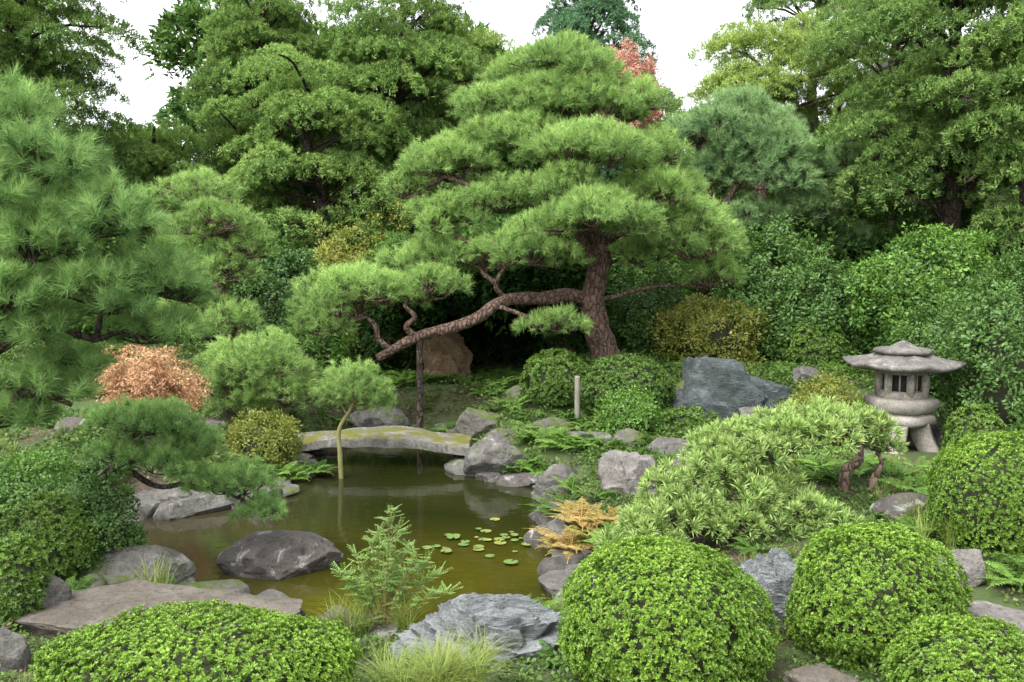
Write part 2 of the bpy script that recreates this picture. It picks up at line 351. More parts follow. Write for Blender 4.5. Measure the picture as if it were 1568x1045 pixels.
# ---------------------------------------------------------------- tubes
def smooth_path(P,R,sub=6):
    P=np.array(P,float); R=np.array(R,float); n=len(P); oP=[];oR=[]
    for i in range(n-1):
        p0=P[max(i-1,0)];p1=P[i];p2=P[i+1];p3=P[min(i+2,n-1)]
        for k in range(sub):
            t=k/sub; oP.append(.5*((2*p1)+(-p0+p2)*t+(2*p0-5*p1+4*p2-p3)*t*t+(-p0+3*p1-3*p2+p3)*t**3)); oR.append(R[i]*(1-t)+R[i+1]*t)
    oP.append(P[-1]); oR.append(R[-1]); return np.array(oP),np.array(oR)
class Tubes:
    def __init__(s): s.V=[];s.F=[];s.n=0
    def tube(s,P,R,seg=8,sub=6,lump=.12):
        P,R=smooth_path(P,R,sub); T=nz(np.gradient(P,axis=0)); ref=np.array([.3,.9,.2])
        A=nz(np.cross(T,ref)); B=np.cross(T,A); ang=np.linspace(0,2*math.pi,seg,endpoint=False)
        ring=P[:,None]+ (A[:,None]*np.cos(ang)[None,:,None]+B[:,None]*np.sin(ang)[None,:,None])*R[:,None,None]
        if lump: ring=ring+(ring-P[:,None])*(lump*2*fbm(ring*5,3,3))[...,None]
        V=ring.reshape(-1,3); m=len(P); k=np.arange(seg)
        for i in range(m-1):
            a=s.n+i*seg+k; b=s.n+i*seg+(k+1)%seg; s.F.append(np.stack([a,b,b+seg,a+seg],1))
        s.V.append(V); s.n+=len(V)
        c=s.n; s.V.append(P[-1:]); s.n+=1
        a=c-seg+k; b=c-seg+(k+1)%seg; s.F.append(np.stack([a,b,np.full(seg,c),np.full(seg,c)],1))
    def obj(s,name,mat,parent=None):
        Fq=[]
        for q in np.concatenate(s.F): Fq.append(tuple(q) if q[2]!=q[3] else tuple(q[:3]))
        return add(name,mesh_from(name,np.concatenate(s.V),Fq,smooth=True),mat,parent)
# ---------------------------------------------------------------- pines
def pine(name,key,pads,trunk,tr_r,extra=(),dens=90,sc_=(.8,1.2),bark=BARK,limb_r=.06,tb=(0,1),seg=12,twig=.018,inner=.2,lobef=.42,flatp=.35,hang=.05):
    e=empty(name); T=Tubes(); tP,tR=smooth_path(trunk,tr_r); T.tube(trunk,tr_r,seg)
    nodes=[tP]
    for ep,er in extra: T.tube(ep,er,10); nodes.append(smooth_path(ep,er)[0])
    nodes=np.concatenate(nodes)
    PP=[];NN=[];TT=[]
    for pd in pads:
        u,v,hw,hh,d=pd[:5]; c=at(u,v,d); R=hw*d/F; Hh=hh*d/F; Ry=R*(pd[5] if len(pd)>5 else .85)
        K=max(7,int(10*R/ max(.3,R**.5))) ; K=min(K,18)
        ok=nodes[nodes[:,2]<c[2]+hang]; ok=ok if len(ok) else nodes
        a=ok[np.argmin(np.linalg.norm(ok-c,axis=1)+.4*np.abs(ok[:,2]-c[2]+.4))]; cb=c-[0,0,Hh*.35]
        mid=(a+cb)/2+np.array([U(-.15,.15),U(-.15,.15),U(-.05,.2)])*min(1,R)
        lr=min(limb_r,.05+.05*R)*.8; T.tube([a,a*.7+mid*.3+rdir(1)[0]*.05*R,mid,cb],[lr,lr*.9,lr*.75,lr*.5],7,4)
        for i in range(K):
            r=math.sqrt((i+.3)/K)*.76; an=i*2.399+U(-.3,.3)
            lc=c+np.array([R*r*math.cos(an),Ry*r*math.sin(an),Hh*(1.35*math.sqrt(max(0,1-r*r*1.5))-.85)])+U(-1,1,3)*np.array([.07,.07,.10])*R
            lr_=R*lobef*U(.75,1.15); lh=max(Hh*.55,lr_*.5)*U(.8,1.15)
            n=int(dens*3.8*lr_*(lr_+lh)/2*1.1)+6
            dd=rdir(n,-flatp,1); rad=1+.3*fbm(dd*2.8+i*7.1+u,2,2)
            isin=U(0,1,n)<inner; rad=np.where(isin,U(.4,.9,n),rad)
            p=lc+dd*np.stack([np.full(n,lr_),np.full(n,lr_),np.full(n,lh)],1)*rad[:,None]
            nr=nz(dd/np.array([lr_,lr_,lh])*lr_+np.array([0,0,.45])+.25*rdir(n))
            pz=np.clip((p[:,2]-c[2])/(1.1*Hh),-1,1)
            PP.append(p);NN.append(nr);TT.append(np.clip(.46+.25*dd[:,2]+.25*pz+.3*fbm(p*1.3,2,9)+U(-.2,.2,n)+U(-.14,.14),0,1)*np.where(isin,.35,1))  # tops tinted bright, undersides and insides dark: light and shade in the colour
            b=lc-np.array([0,0,lh*.2]); m2=(cb+b)/2+rdir(1)[0]*.12*R
            T.tube([cb,m2,b],[lr*.5,lr*.35,twig*.6],5,3,0)
            for j in range(5):
                T.tube([m2,(m2+p[j])/2+rdir(1)[0]*.06*R,p[j]],[twig*.9,twig*.7,twig*.4],4,2,0)
    P=np.concatenate(PP); Nn=np.concatenate(NN); Tt=np.concatenate(TT)
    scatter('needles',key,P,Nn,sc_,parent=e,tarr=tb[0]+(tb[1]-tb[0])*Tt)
    T.obj('trunk_and_branches',bark,e); return e
# main pine
d=16.4
base=at(935,560,d); base[2]=gz(base[0],d)-.1
mp_trunk=[base,at(925,540,d),at(914,500,d),at(907,465,d),at(912,430,d),at(920,395,d),at(905,350,d),at(880,290,d+.2),at(870,220,d+.3),at(860,140,d+.3)]
mp_r=[.33,.27,.24,.22,.20,.19,.16,.13,.10,.05]
limb1=([at(907,462,d),at(870,452,d-.2),at(830,458,d-.5),at(785,458,d-.8),at(755,470,d-1),at(730,488,d-1.1),at(690,503,d-1.2),at(650,512,d-1.3),at(615,528,d-1.3),at(585,545,d-1.2),at(576,548,d-1.2)],[.14,.13,.12,.11,.105,.10,.095,.09,.08,.075,.05])
limb2=([at(600,536,d-1.25),at(580,520,d-1.2),at(575,500,d-1.2),at(560,485,d-1.1)],[.06,.05,.045,.03])
limb3=([at(635,515,d-1.3),at(622,500,d-1.4),at(635,485,d-1.4),at(620,465,d-1.3),at(650,440,d-1.2)],[.06,.05,.04,.035,.02])
limb4=([at(780,462,d-.8),at(760,440,d-.9),at(770,415,d-1),at(800,395,d-1)],[.05,.045,.035,.02])
limb5=([at(905,400,d),at(870,330,d-.4),at(820,300,d-.6),at(740,290,d-.6),at(680,270,d-.4)],[.11,.09,.07,.05,.03])
limb6=([at(912,380,d),at(960,350,d-.2),at(1020,340,d-.3),at(1080,350,d-.2)],[.12,.09,.07,.04])
pads=[(850,110,105,46,d+.4),(745,170,58,42,d+.2),(968,168,66,44,d+.4),(800,212,95,38,d-.1),(895,238,115,48,d-.9),(685,262,78,46,d-.3),(1000,245,62,48,d+.1),
(905,335,112,46,d-1.5),(1062,370,80,66,d-.2),(815,392,76,38,d-1.4),(680,340,66,40,d-.6),(765,312,75,38,d-.5),(548,462,102,50,d-1.1),(655,445,66,40,d-1.0),(850,498,58,28,d-1.2),(1090,425,52,44,d+.1),
(1000,310,78,44,d-.6),(985,395,66,40,d+.2),(740,235,66,40,d+.2),(645,400,62,40,d-.4),(735,400,56,32,d-.7),(900,165,80,40,d-.1),(495,500,56,38,d-1.2),(860,290,80,36,d-.9),(1035,300,60,46,d+.1),(625,290,34,38,d-.2),(830,150,80,38,d)]
pine('pine_tree','pine',pads,mp_trunk,mp_r,[limb1,limb2,limb3,limb4,limb5,limb6],dens=145,bark=BARKR,hang=.3)
# second pine right behind
d=20.5
b2=at(1090,520,d); b2[2]=gz(b2[0],d)
pine('pine_tree','pineb',[(1125,195,95,48,d),(1190,265,85,54,d-.6),(1075,275,55,42,d),(1290,245,52,26,d+.4),(1235,330,58,52,d-.4),(1150,340,64,42,d-.2),(1065,215,40,28,d+.3),(1310,370,50,28,d),(1250,270,44,28,d),(1160,235,85,40,d-.3)],
 [b2,at(1085,430,d),at(1095,350,d),at(1080,290,d),at(1095,250,d),at(1125,190,d)],[.25,.22,.18,.15,.12,.05],[([at(1095,340,d),at(1140,270,d-.3),at(1200,240,d),at(1290,250,d+.3)],[.1,.08,.06,.03]),([at(1095,340,d),at(1160,330,d-.3),at(1230,340,d-.3)],[.09,.07,.03])],dens=85,sc_=(.9,1.25))
# near left pine
d=7.3
bl=at(-120,600,d); bl[2]=gz(bl[0],d)-.1
pine('pine_tree','pinen',[(-10,180,100,62,d+.2),(70,250,105,62,d),(150,340,110,64,d),(240,425,72,52,d+.2),(50,380,105,58,d-.2),(150,455,105,50,d-.1),(235,510,82,42,d+.3),(30,510,105,50,d-.1),(60,598,88,40,d),(-30,300,100,62,d-.3),(0,450,85,50,d-.4),(20,640,65,32,d+.1),(285,450,36,32,d+.3),(110,560,70,34,d+.2)],
 [bl,at(-125,500,d),at(-90,400,d),at(-110,300,d),at(-60,200,d)],[.2,.17,.14,.11,.06],[([at(-90,400,d),at(0,350,d),at(60,360,d-.1),at(130,400,d),at(210,440,d)],[.07,.055,.045,.035,.02]),([at(-110,520,d),at(-20,540,d),at(60,500,d-.1),at(140,520,d)],[.07,.05,.04,.02]),([at(-110,600,d),at(-20,650,d),at(40,600,d),at(110,620,d)],[.06,.05,.035,.02])],dens=100,sc_=(.8,1.15),bark=BARKD,limb_r=.035,twig=.010,inner=.15,flatp=.3,hang=.3)
# small pines on the left bank
d=8.6
b3=at(150,800,d); b3[2]=gz(b3[0],d)-.05
pine('small_pine_tree','pines',[(230,652,85,42,d),(290,685,52,42,d+.1),(375,745,55,36,d-.1),(400,785,44,24,d-.2),(330,745,46,34,d),(180,650,45,34,d),(255,715,55,34,d-.1),(175,700,50,32,d-.1)],
 [b3,at(155,740,d),at(185,710,d),at(170,690,d),at(210,665,d)],[.045,.04,.035,.03,.02],[([at(185,710,d),at(240,745,d),at(300,740,d-.1),at(370,765,d-.1),at(405,785,d-.2)],[.03,.027,.022,.015,.01]),([at(170,720,d),at(230,700,d),at(280,715,d)],[.03,.022,.012])],dens=260,sc_=(.8,1.2),bark=BARKD,limb_r=.02,twig=.006,inner=.15,hang=.4)
d=14.5
b4=at(400,650,d); b4[2]=gz(b4[0],d)-.05
pine('round_pine_tree','pinem',[(400,568,90,56,d),(350,595,58,46,d),(440,605,55,40,d-.2),(380,625,55,34,d),(340,560,40,32,d)],[b4,at(402,620,d),at(398,580,d)],[.08,.07,.04],dens=170)
d=17
b5=at(350,600,d); b5[2]=gz(b5[0],d)-.05
pine('pine_tree','pine',[(308,298,65,34,d),(325,348,78,38,d-.3),(375,385,55,46,d),(345,420,62,34,d-.2),(352,500,62,40,d-.4),(300,470,55,38,d),(270,400,55,38,d)],[b5,at(355,500,d),at(335,430,d),at(350,370,d),at(315,300,d)],[.16,.14,.11,.08,.04],dens=120,sc_=(.75,1.1))
d=12.4
b6=at(523,742,d); b6[2]=-.3
pine('standard_pine_tree','pinem',[(545,592,56,38,d),(545,612,50,34,d),(510,608,30,26,d),(580,608,30,28,d)],[b6,at(521,700,d),at(519,660,d),at(535,630,d),at(545,610,d)],[.035,.033,.03,.025,.02],dens=230,sc_=(.6,.85),bark=plain('green_cane',(.2,.19,.07)),limb_r=.02,twig=.008)
# props
T=Tubes(); a=at(643,668,15.1); a[2]=gz(a[0],15.1)-.4; T.tube([a,at(643,600,15.1),at(642,515,15.1)],[.06,.055,.055],10,4,.08)
T.tube([at(632,514,15.1),at(656,512,15.1)],[.05,.05],8,3,.05); T.obj('wooden_prop_post',BARKD)
T=Tubes(); a=at(884,640,14.2); a[2]=gz(a[0],14.2)-.1; T.tube([a,at(884,600,14.2),at(884,576,14.2)],[.045,.045,.044],10,4,.05); T.obj('wooden_stake',plain('weathered_wood',(.22,.2,.17)))
# dwarf whorl pines right
d=9.2
b7=at(1185,790,d); b7[2]=gz(b7[0],d)-.05
pine('dwarf_pine_tree','dwarf',[(1080,750,110,52,d-.3),(1030,800,85,48,d-.6),(1180,680,112,44,d),(1100,705,66,38,d),(1250,655,66,36,d+.2),(1215,790,90,36,d-.5),(1125,805,88,38,d-.6),(985,830,66,34,d-.8),(1160,750,80,36,d-.1)],
 [b7,at(1180,760,d),at(1195,735,d),at(1180,700,d)],[.08,.07,.06,.03],dens=105,sc_=(.9,1.35),bark=BARKD,limb_r=.04,twig=.008,inner=.1)
d=9.8
b8=at(1310,785,d); b8[2]=gz(b8[0],d)-.05
pine('dwarf_pine_tree','dwarf',[(1308,655,58,30,d),(1275,648,46,24,d+.2),(1345,682,36,24,d+.1)],[b8,at(1295,755,d),at(1295,720,d),at(1315,705,d),at(1315,670,d)],[.08,.07,.055,.05,.025],[([at(1295,755,d),at(1325,765,d),at(1340,730,d),at(1350,710,d),at(1345,695,d)],[.05,.045,.04,.03,.015])],dens=105,sc_=(.9,1.3),bark=BARK,limb_r=.035,twig=.008,inner=.1)
# ---------------------------------------------------------------- background trees
def tree(name,key,u,top,bot,hw,d,n,tr=.25,shape='ell',sc_=(.8,1.2),tint=(0,1),bark=BARKD,tilt=.3,sep=.5):
    e=empty(name); k=d/F; ct=at(u,top,d); cb=at(u,bot,d); zc=(ct[2]+cb[2])/2; hz=(ct[2]-cb[2])/2; R=hw*k; x0=ct[0]; Ry=R*.8
    T=Tubes(); g=gz(x0,d); P=[np.array([x0+U(-.3,.3),d,g-.2])]
    for i in range(1,6): P.append(np.array([x0+U(-.25,.25),d+U(-.2,.2),g+(ct[2]-.5-g)*i/5]))
    T.tube(P,[tr,tr*.9,tr*.75,tr*.55,tr*.35,tr*.12],10,4)
    tp,_=smooth_path(P,[1]*6)
    pts=[];nr=[];tt=[];cand=0
    while len(pts)<n and cand<n*30:
        cand+=1
        if shape=='cone':
            t=U(0,1)**.8; rr=R*(.04+.96*t); a=U(0,6.283); r=rr*math.sqrt(U(.2,1)); q=np.array([x0+r*math.cos(a),d+r*math.sin(a),ct[2]-t*2*hz])
        else:
            dd=rdir(1)[0]; r=U(.3,1)**.45*(1+.25*math.sin(dd[0]*5+u)+.15*math.sin(dd[2]*7+u)); q=np.array([x0+dd[0]*R*r,d+dd[1]*Ry*r,zc+dd[2]*hz*r])
        if pts and min(np.linalg.norm((np.array(pts)-q)*[1,1,1.7],axis=1))<sep*sc_[0]: continue
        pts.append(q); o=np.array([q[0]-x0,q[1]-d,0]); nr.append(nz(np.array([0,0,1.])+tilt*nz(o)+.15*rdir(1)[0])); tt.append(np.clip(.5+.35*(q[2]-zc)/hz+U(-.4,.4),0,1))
        if U(0,1)<.4:
            zz=max(g+1,q[2]-U(.3,1.2)); a=tp[np.argmin(np.abs(tp[:,2]-zz))]
            T.tube([a,(a+q)/2+np.array([0,0,U(-.1,.3)])+rdir(1)[0]*.2,q-[0,0,.1]],[tr*.2,tr*.14,.02],5,3,0)
    tt=np.array(tt)
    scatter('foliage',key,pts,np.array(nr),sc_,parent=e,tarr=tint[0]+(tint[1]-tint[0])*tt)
    T.obj('trunk_and_branches',bark,e); return e
tree('conifer_tree','con',30,-120,330,125,22,110,tint=(0,1),sc_=(.6,1.05))
tree('conifer_tree','con',-120,-120,500,190,20,70,tint=(0,.8),sc_=(.6,1.05))
tree('conifer_tree','con',398,-130,420,108,25,160,sc_=(.6,1.0))
tree('conifer_tree','con',605,-130,380,145,25,200,sc_=(.6,1.0))
tree('conifer_tree','con',480,110,460,150,23,110,sc_=(.6,.95),tint=(.1,1))
tree('conifer_tree','con',225,165,480,100,24,85,sc_=(.6,.9),tint=(.1,1))
tree('conifer_tree','conl',725,20,300,75,30,55,sc_=(.7,1.1),tint=(0,.5))
tree('cedar_tree','cedar',905,-105,480,290,31,300,shape='cone',sc_=(.7,1.1),tilt=.9,tint=(.2,1),sep=.5)
tree('pine_tree','conl',1185,40,190,115,25,58,tr=.3,sc_=(.7,1.0),bark=BARK,sep=.65,tint=(0,.8))
tree('pine_tree','conl',1300,-30,330,85,27,60,tr=.25,sc_=(.6,1),bark=BARK,tint=(0,.6))
tree('conifer_tree','con',1260,-140,60,110,29,42,tint=(0,.8),sc_=(.6,1.))
tree('conifer_tree','con',1475,-160,340,145,19,125,tint=(0,.65),sc_=(.6,.95))
tree('conifer_tree','con',1370,-120,330,85,23,75,tint=(0,.6),sc_=(.6,.95))
tree('conifer_tree','con',1610,-140,430,110,17,80,tint=(0,.8),sc_=(.6,.95))
tree('conifer_tree','con',1090,180,460,130,29,60,tint=(0,.6))
# ---------------------------------------------------------------- forest mass behind
P=[]
for i in range(660):
    x=U(-26,26); y=U(29,36); s_=x/y*30
    top=12.0
    if s_>=12: top=9.6
    if -15.5<s_<-10.6: top=7.4
    if -1.2<s_<1: top=9.0
    if 1<=s_<3.6: top=10
    if 3.6<=s_<7.4: top=7.0
    if 7.4<=s_<12: top=8.3
    z=gz(x,y)+(U(0,1)**.85)*(top-3.2)+.4*math.sin(x*2.1); P.append((x,y,z))
scatter('background_forest','brb',P,nz(np.tile([0,-.5,1.],(len(P),1))+.4*rdir(len(P))),(1.2,1.9),(0,.95))
P=[];PD=[]
for i in range(440):
    x=U(-15,15); y=U(19.5,25); z=gz(x,y)+U(0,1)*2.6
    if -2.3<x<.9 and z<2.6+.3*U(-1,1): continue
    P.append((x,y,z))
for i in range(80): P.append((U(-2.6,1.3),U(17.4,21),U(2.5,3.3)))
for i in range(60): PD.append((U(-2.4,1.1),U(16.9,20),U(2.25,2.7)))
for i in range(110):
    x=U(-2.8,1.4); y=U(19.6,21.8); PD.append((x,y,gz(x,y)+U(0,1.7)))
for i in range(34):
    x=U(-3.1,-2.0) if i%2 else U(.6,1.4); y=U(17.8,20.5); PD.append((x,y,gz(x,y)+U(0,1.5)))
P=np.array(P); PD=np.array(PD)
scatter('understory_shrubs','brb',P,nz(np.tile([0,-.5,1.],(len(P),1))+.4*rdir(len(P))),(.6,1.0),(0,.75))
scatter('painted_shade_shrubs','dark',PD,nz(np.tile([0,-.3,1.],(len(PD),1))+.4*rdir(len(PD))),(.5,.8),(0,.7))  # boughs in and over the hollow, their colour darkened to read as deep shade
# ---------------------------------------------------------------- shrubs
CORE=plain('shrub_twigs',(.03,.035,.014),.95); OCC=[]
def ico(sub):
    bm=bmesh.new(); bmesh.ops.create_icosphere(bm,subdivisions=sub,radius=1); V=np.array([v.co[:] for v in bm.verts]); Fc=np.array([[v.index for v in f.verts] for f in bm.faces]); bm.free(); return V,Fc
ICO={k:ico(k) for k in (3,4,5,6)}
def ell(R,Ry,hz,seed=0,sub=4,amp=.06):
    V,Fc=ICO[sub]; r=1+amp*fbm(V*1.8+seed,3); return V*r[:,None]*np.array([R,Ry,hz]),Fc
def shrub(name,key,u,top,hw,d,dens=420,base=None,ry=1.,sc_=(.8,1.25),rough=.05,tint=(0,1),core=.86,bulge=.65,inn=.35):
    k=d/F; R=hw*k; c=at(u,top,d); g=gz(c[0],d) if base is None else at(u,base,d)[2]; ht=max(c[2]-g,.15)
    hz=ht*bulge; zc=c[2]-hz; Ry=R*ry; e=empty(name); OCC.append((c[0],d,R*.9,Ry*.9))
    area=4*math.pi*((R*Ry+2*R*hz)/3); n=int(area*dens*.75)
    dd=rdir(n,-.75,1); lo=fbm(dd*2.5+u,3,4); rad=1+rough*2*lo+U(-.03,.02,n)
    if rough>.15: rad=rad*(1-.12*U(0,1,n))
    cc=np.array([c[0],d,zc]); p=cc+dd*np.array([R,Ry,hz])*rad[:,None]; keep=p[:,2]>g-.02
    nr=nz(dd/np.array([R,Ry,hz])+.35*rdir(n)/R+np.array([0,0,.3])/R)
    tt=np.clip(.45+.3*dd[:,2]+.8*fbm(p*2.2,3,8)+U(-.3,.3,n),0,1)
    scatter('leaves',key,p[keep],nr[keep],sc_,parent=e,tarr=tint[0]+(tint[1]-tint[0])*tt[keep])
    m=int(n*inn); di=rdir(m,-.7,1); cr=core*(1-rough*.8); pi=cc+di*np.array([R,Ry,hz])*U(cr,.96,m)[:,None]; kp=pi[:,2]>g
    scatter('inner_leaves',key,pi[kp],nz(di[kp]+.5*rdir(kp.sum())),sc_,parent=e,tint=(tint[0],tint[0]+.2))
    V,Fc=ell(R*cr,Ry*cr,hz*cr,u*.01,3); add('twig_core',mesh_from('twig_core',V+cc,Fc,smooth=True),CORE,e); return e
AZ=1400
shrub('azalea_shrub','az',1020,835,163,5.9,AZ,rough=.08)
shrub('azalea_shrub','az',1345,810,131,6.2,AZ,rough=.10)
shrub('azalea_shrub','az',300,948,243,5.1,AZ,ry=.6,rough=.08)
shrub('azalea_shrub','az',1500,962,135,5.1,AZ,rough=.07)
shrub('azalea_shrub','az',1530,665,100,8.2,AZ*.75,rough=.10)
shrub('azalea_shrub','azd',75,757,72,8.0,480,tint=(.2,1))
shrub('azalea_shrub','azd',15,822,52,6.8,480,tint=(.3,1))
shrub('azalea_shrub','azd',852,537,54,15.2,240,sc_=(1.1,1.6),tint=(.4,1))
shrub('azalea_shrub','azd',958,545,72,14.6,240,sc_=(1.1,1.6),tint=(0,.6))
shrub('azalea_shrub','azd',1495,620,42,11.5,300,sc_=(1,1.3),tint=(.4,1))
shrub('azalea_shrub','azd',1248,487,48,17,200,sc_=(1.2,1.8),tint=(.2,1))
shrub('azalea_shrub','azd',1060,625,38,13.6,240,sc_=(1.1,1.6))
shrub('camellia_shrub','brl',1425,355,105,16.5,34,ry=.8,rough=.22,sc_=(.8,1.1),bulge=.55)
shrub('camellia_shrub','brl',1500,440,60,16,34,rough=.25,sc_=(.7,1.),bulge=.55,tint=(0,.7))
shrub('camellia_shrub','br',1175,360,85,18.4,32,rough=.35,sc_=(.8,1.1),tint=(.4,1),bulge=.6)
shrub('camellia_shrub','br',1250,400,75,17.6,32,rough=.35,sc_=(.8,1.1),tint=(.3,1),bulge=.6)
shrub('evergreen_shrub','br',1550,400,85,12.5,40,rough=.28,sc_=(.6,.9),tint=(.5,1),bulge=.6)
shrub('evergreen_shrub','br',1450,470,65,14.5,40,rough=.3,sc_=(.6,.9),tint=(.4,1),bulge=.6)
shrub('evergreen_shrub','br',1000,420,60,18.5,30,rough=.3,sc_=(.8,1.1),tint=(.2,.8))
shrub('yellowing_shrub','yel',560,350,90,19.5,26,rough=.35,sc_=(.8,1.1),tint=(0,.4))
shrub('yellowing_shrub','yel',1085,455,80,17.5,26,rough=.35,sc_=(.7,1.1),tint=(.0,.4))
shrub('evergreen_shrub','br',450,385,90,20,26,rough=.3,sc_=(.9,1.2),tint=(0,.9))
shrub('evergreen_shrub','brl',470,490,60,18,26,rough=.3,sc_=(.7,1.),tint=(0,.7))
shrub('evergreen_shrub','brl',965,603,46,13.4,70,rough=.25,sc_=(.45,.7),tint=(.3,1))
shrub('evergreen_shrub','yel',1262,585,60,12.8,55,rough=.3,sc_=(.45,.7),tint=(.0,.2))
shrub('evergreen_shrub','yel',400,640,60,12.6,80,rough=.35,sc_=(.45,.7),tint=(0,.15))
# low plants of the left bank
shrub('evergreen_shrub','brl',40,700,80,10,70,rough=.4,sc_=(.4,.65),tint=(0,.6))
shrub('evergreen_shrub','br',130,690,70,11.2,80,rough=.4,sc_=(.4,.65),tint=(.2,1))
shrub('evergreen_shrub','brl',215,715,60,11.6,80,rough=.45,sc_=(.35,.6),tint=(0,.6))
shrub('evergreen_shrub','brl',310,665,55,13.2,70,rough=.4,sc_=(.4,.65),tint=(0,.6))
shrub('evergreen_shrub','br',20,640,80,14,50,rough=.4,sc_=(.5,.8),tint=(.2,1))
shrub('evergreen_shrub','brl',120,630,80,15,45,rough=.4,sc_=(.5,.8),tint=(0,.6))
shrub('evergreen_shrub','br',110,755,50,9.4,110,rough=.4,sc_=(.35,.55),tint=(.1,.8))
shrub('evergreen_shrub','br',160,735,52,8.25,130,rough=.4,sc_=(.3,.5),tint=(.1,.9))
shrub('japanese_maple','red',228,545,72,12.5,55,base=640,rough=.6,sc_=(.7,1.2),core=.25,bulge=.5,inn=.6)
shrub('crape_myrtle','pink',962,80,40,24,38,base=200,rough=.5,sc_=(.6,1.))
# ---------------------------------------------------------------- rocks
RM={'grey':rockmat('grey_rock',(.085,.08,.072),(.17,.162,.148),(.34,.34,.31),.55,moss=.2),
 'strata':rockmat('layered_rock',(.17,.188,.19),(.33,.355,.355),(.44,.455,.43),.5,strata=6,bump=.9),
 'blue':rockmat('blue_grey_rock',(.045,.058,.058),(.105,.125,.127),(.22,.24,.23),.35,strata=3,moss=.1,bump=.9),
 'warm':rockmat('warm_flat_rock',(.10,.085,.068),(.17,.148,.122),(.21,.20,.18),.3,bump=.5),
 'pond':rockmat('pond_rock',(.06,.053,.048),(.12,.107,.095),(.42,.42,.40),.75,moss=0),
 'brown':rockmat('brown_rock',(.10,.065,.035),(.20,.13,.07),(.24,.2,.15),.4,scale=1.3,bump=1.),
 'pale':rockmat('pale_rock',(.125,.113,.104),(.24,.22,.205),(.38,.37,.35),.5),
 'mossy':rockmat('mossy_rock',(.085,.08,.07),(.17,.16,.14),(.3,.3,.26),.5,moss=.75)}
def stoneV(s,sub=5,cuts=9,flat=False):
    rg=np.random.default_rng(s); V,Fc=ICO[sub]; n=nz(V); r=np.full(len(n),1.12)
    for i in range(cuts):
        m=rg.normal(size=3); m/=np.linalg.norm(m); o=rg.uniform(.68,.95); dn=n@m; r=np.where(dn>.05,np.minimum(r,o/np.maximum(dn,.05)),r)
    if flat: r=np.where(n[:,2]>.05,np.minimum(r,.62/np.maximum(n[:,2]+.12*n[:,0],.05)),r)
    r=r*(1+.10*fbm(n*2+s%17,4,1)+.05*fbm(n*7+s%13,4,2)); return n*r[:,None],Fc
def rock(name,mat,u,top,bot,hw,d,depth=.8,seed=None,strata=0,cuts=9,sink=.25,flat=False,sub=5,ang=0,lay=.10,tl=(.35,.15,1.)):
    s=seed if seed is not None else int(u*7+top)
    k=d/F; c1=at(u,top,d); c2=at(u,bot,d); hz=(c1[2]-c2[2])/2*(1+sink); zc=c1[2]-hz; R=hw*k
    V,Fc=stoneV(s,sub,cuts,flat)
    if strata:
        t=V@nz(np.array(tl)); ph=t*strata+1.0*fbm(V*1.4+s%7,3,6); fr=ph-np.floor(ph); st=np.where(fr<.8,fr/.8,(1-fr)/.2)
        V=V*(1+lay*(st-.5)*(1-.3*np.abs(np.sin(np.floor(ph)*2.3))))[:,None]
    V=V*np.array([R,R*depth,hz])/max(.8,np.abs(V[:,0]).max())
    V[:,2]*=hz/ (V[:,2].max())
    ca,sa=math.cos(ang),math.sin(ang); V[:,:2]=V[:,:2]@np.array([[ca,sa],[-sa,ca]])
    me=mesh_from(name,V,Fc,smooth=True)
    try: me.set_sharp_from_angle(angle=math.radians(32))
    except Exception: pass
    OCC.append((c1[0],d,R*.92,R*depth*.92))
    return add(name,me,RM[mat],loc=(c1[0],d,zc))
rock('layered_boulder','strata',735,908,1045,155,6.6,.5,strata=5,sub=6,ang=-.1,seed=21,lay=.3,tl=(.3,-.5,1.))
rock('flat_stepping_stone','warm',235,920,1010,240,6.9,.55,seed=5,flat=True,sub=6,sink=-.3)
rock('pond_boulder','pond',430,812,895,98,8.75,.75,seed=12,sub=6)
rock('shore_rock','grey',215,840,905,85,8.0,.6)
rock('shore_rock','warm',505,930,985,42,7.2,.7,seed=44)
rock('shore_rock','grey',5,960,1060,40,5.8,.8)
rock('shore_rock','grey',250,748,795,72,10.8,.6,strata=3,lay=.2)
rock('shore_rock','pale',340,680,715,40,12.6,.7)
rock('shore_rock','grey',60,880,930,45,6.9,.7)
rock('shore_rock','grey',757,657,735,55,12.6,.8,seed=31,sub=6)
rock('shore_rock','grey',862,710,782,50,11.4,.8,strata=2,lay=.15)
rock('shore_rock','pale',962,692,800,56,10.6,.8,seed=8,sub=6,cuts=14,strata=2,lay=.15)
rock('shore_rock','grey',868,790,850,44,9.6,.9,strata=2,lay=.15)
rock('shore_rock','pond',865,850,905,44,8.6,.9,seed=3)
rock('shore_rock','grey',1030,672,700,42,12.0,.7,flat=True)
rock('mountain_boulder','blue',1100,545,665,90,14.2,.7,seed=72,strata=2.5,sub=6,flat=True,cuts=14,lay=.2)
rock('mountain_boulder','blue',1175,575,655,48,14.4,.7,flat=True,strata=2.)
rock('layered_boulder','strata',1190,840,975,75,6.9,.6,strata=5,sub=6,lay=.25,tl=(.3,-.4,1.))
rock('shore_rock','pale',1480,838,900,48,7.3,.8)
rock('stepping_stone','pale',1530,935,975,70,6.3,.8,flat=True)
rock('stepping_stone','warm',1260,1028,1060,60,5.5,.8,flat=True)
rock('standing_rock','brown',685,505,595,42,17.5,.8,seed=3,sub=6,cuts=16,strata=2,lay=.2)
rock('standing_rock','brown',862,495,560,34,18.5,.8,seed=4,cuts=16,strata=2,lay=.2)
rock('shore_rock','grey',578,622,660,52,16.0,.7)
rock('shore_rock','mossy',800,590,640,40,15.5,.7)
rock('shore_rock','mossy',730,625,668,44,14.6,.7)
rock('shore_rock','grey',1235,560,590,28,15,.8)
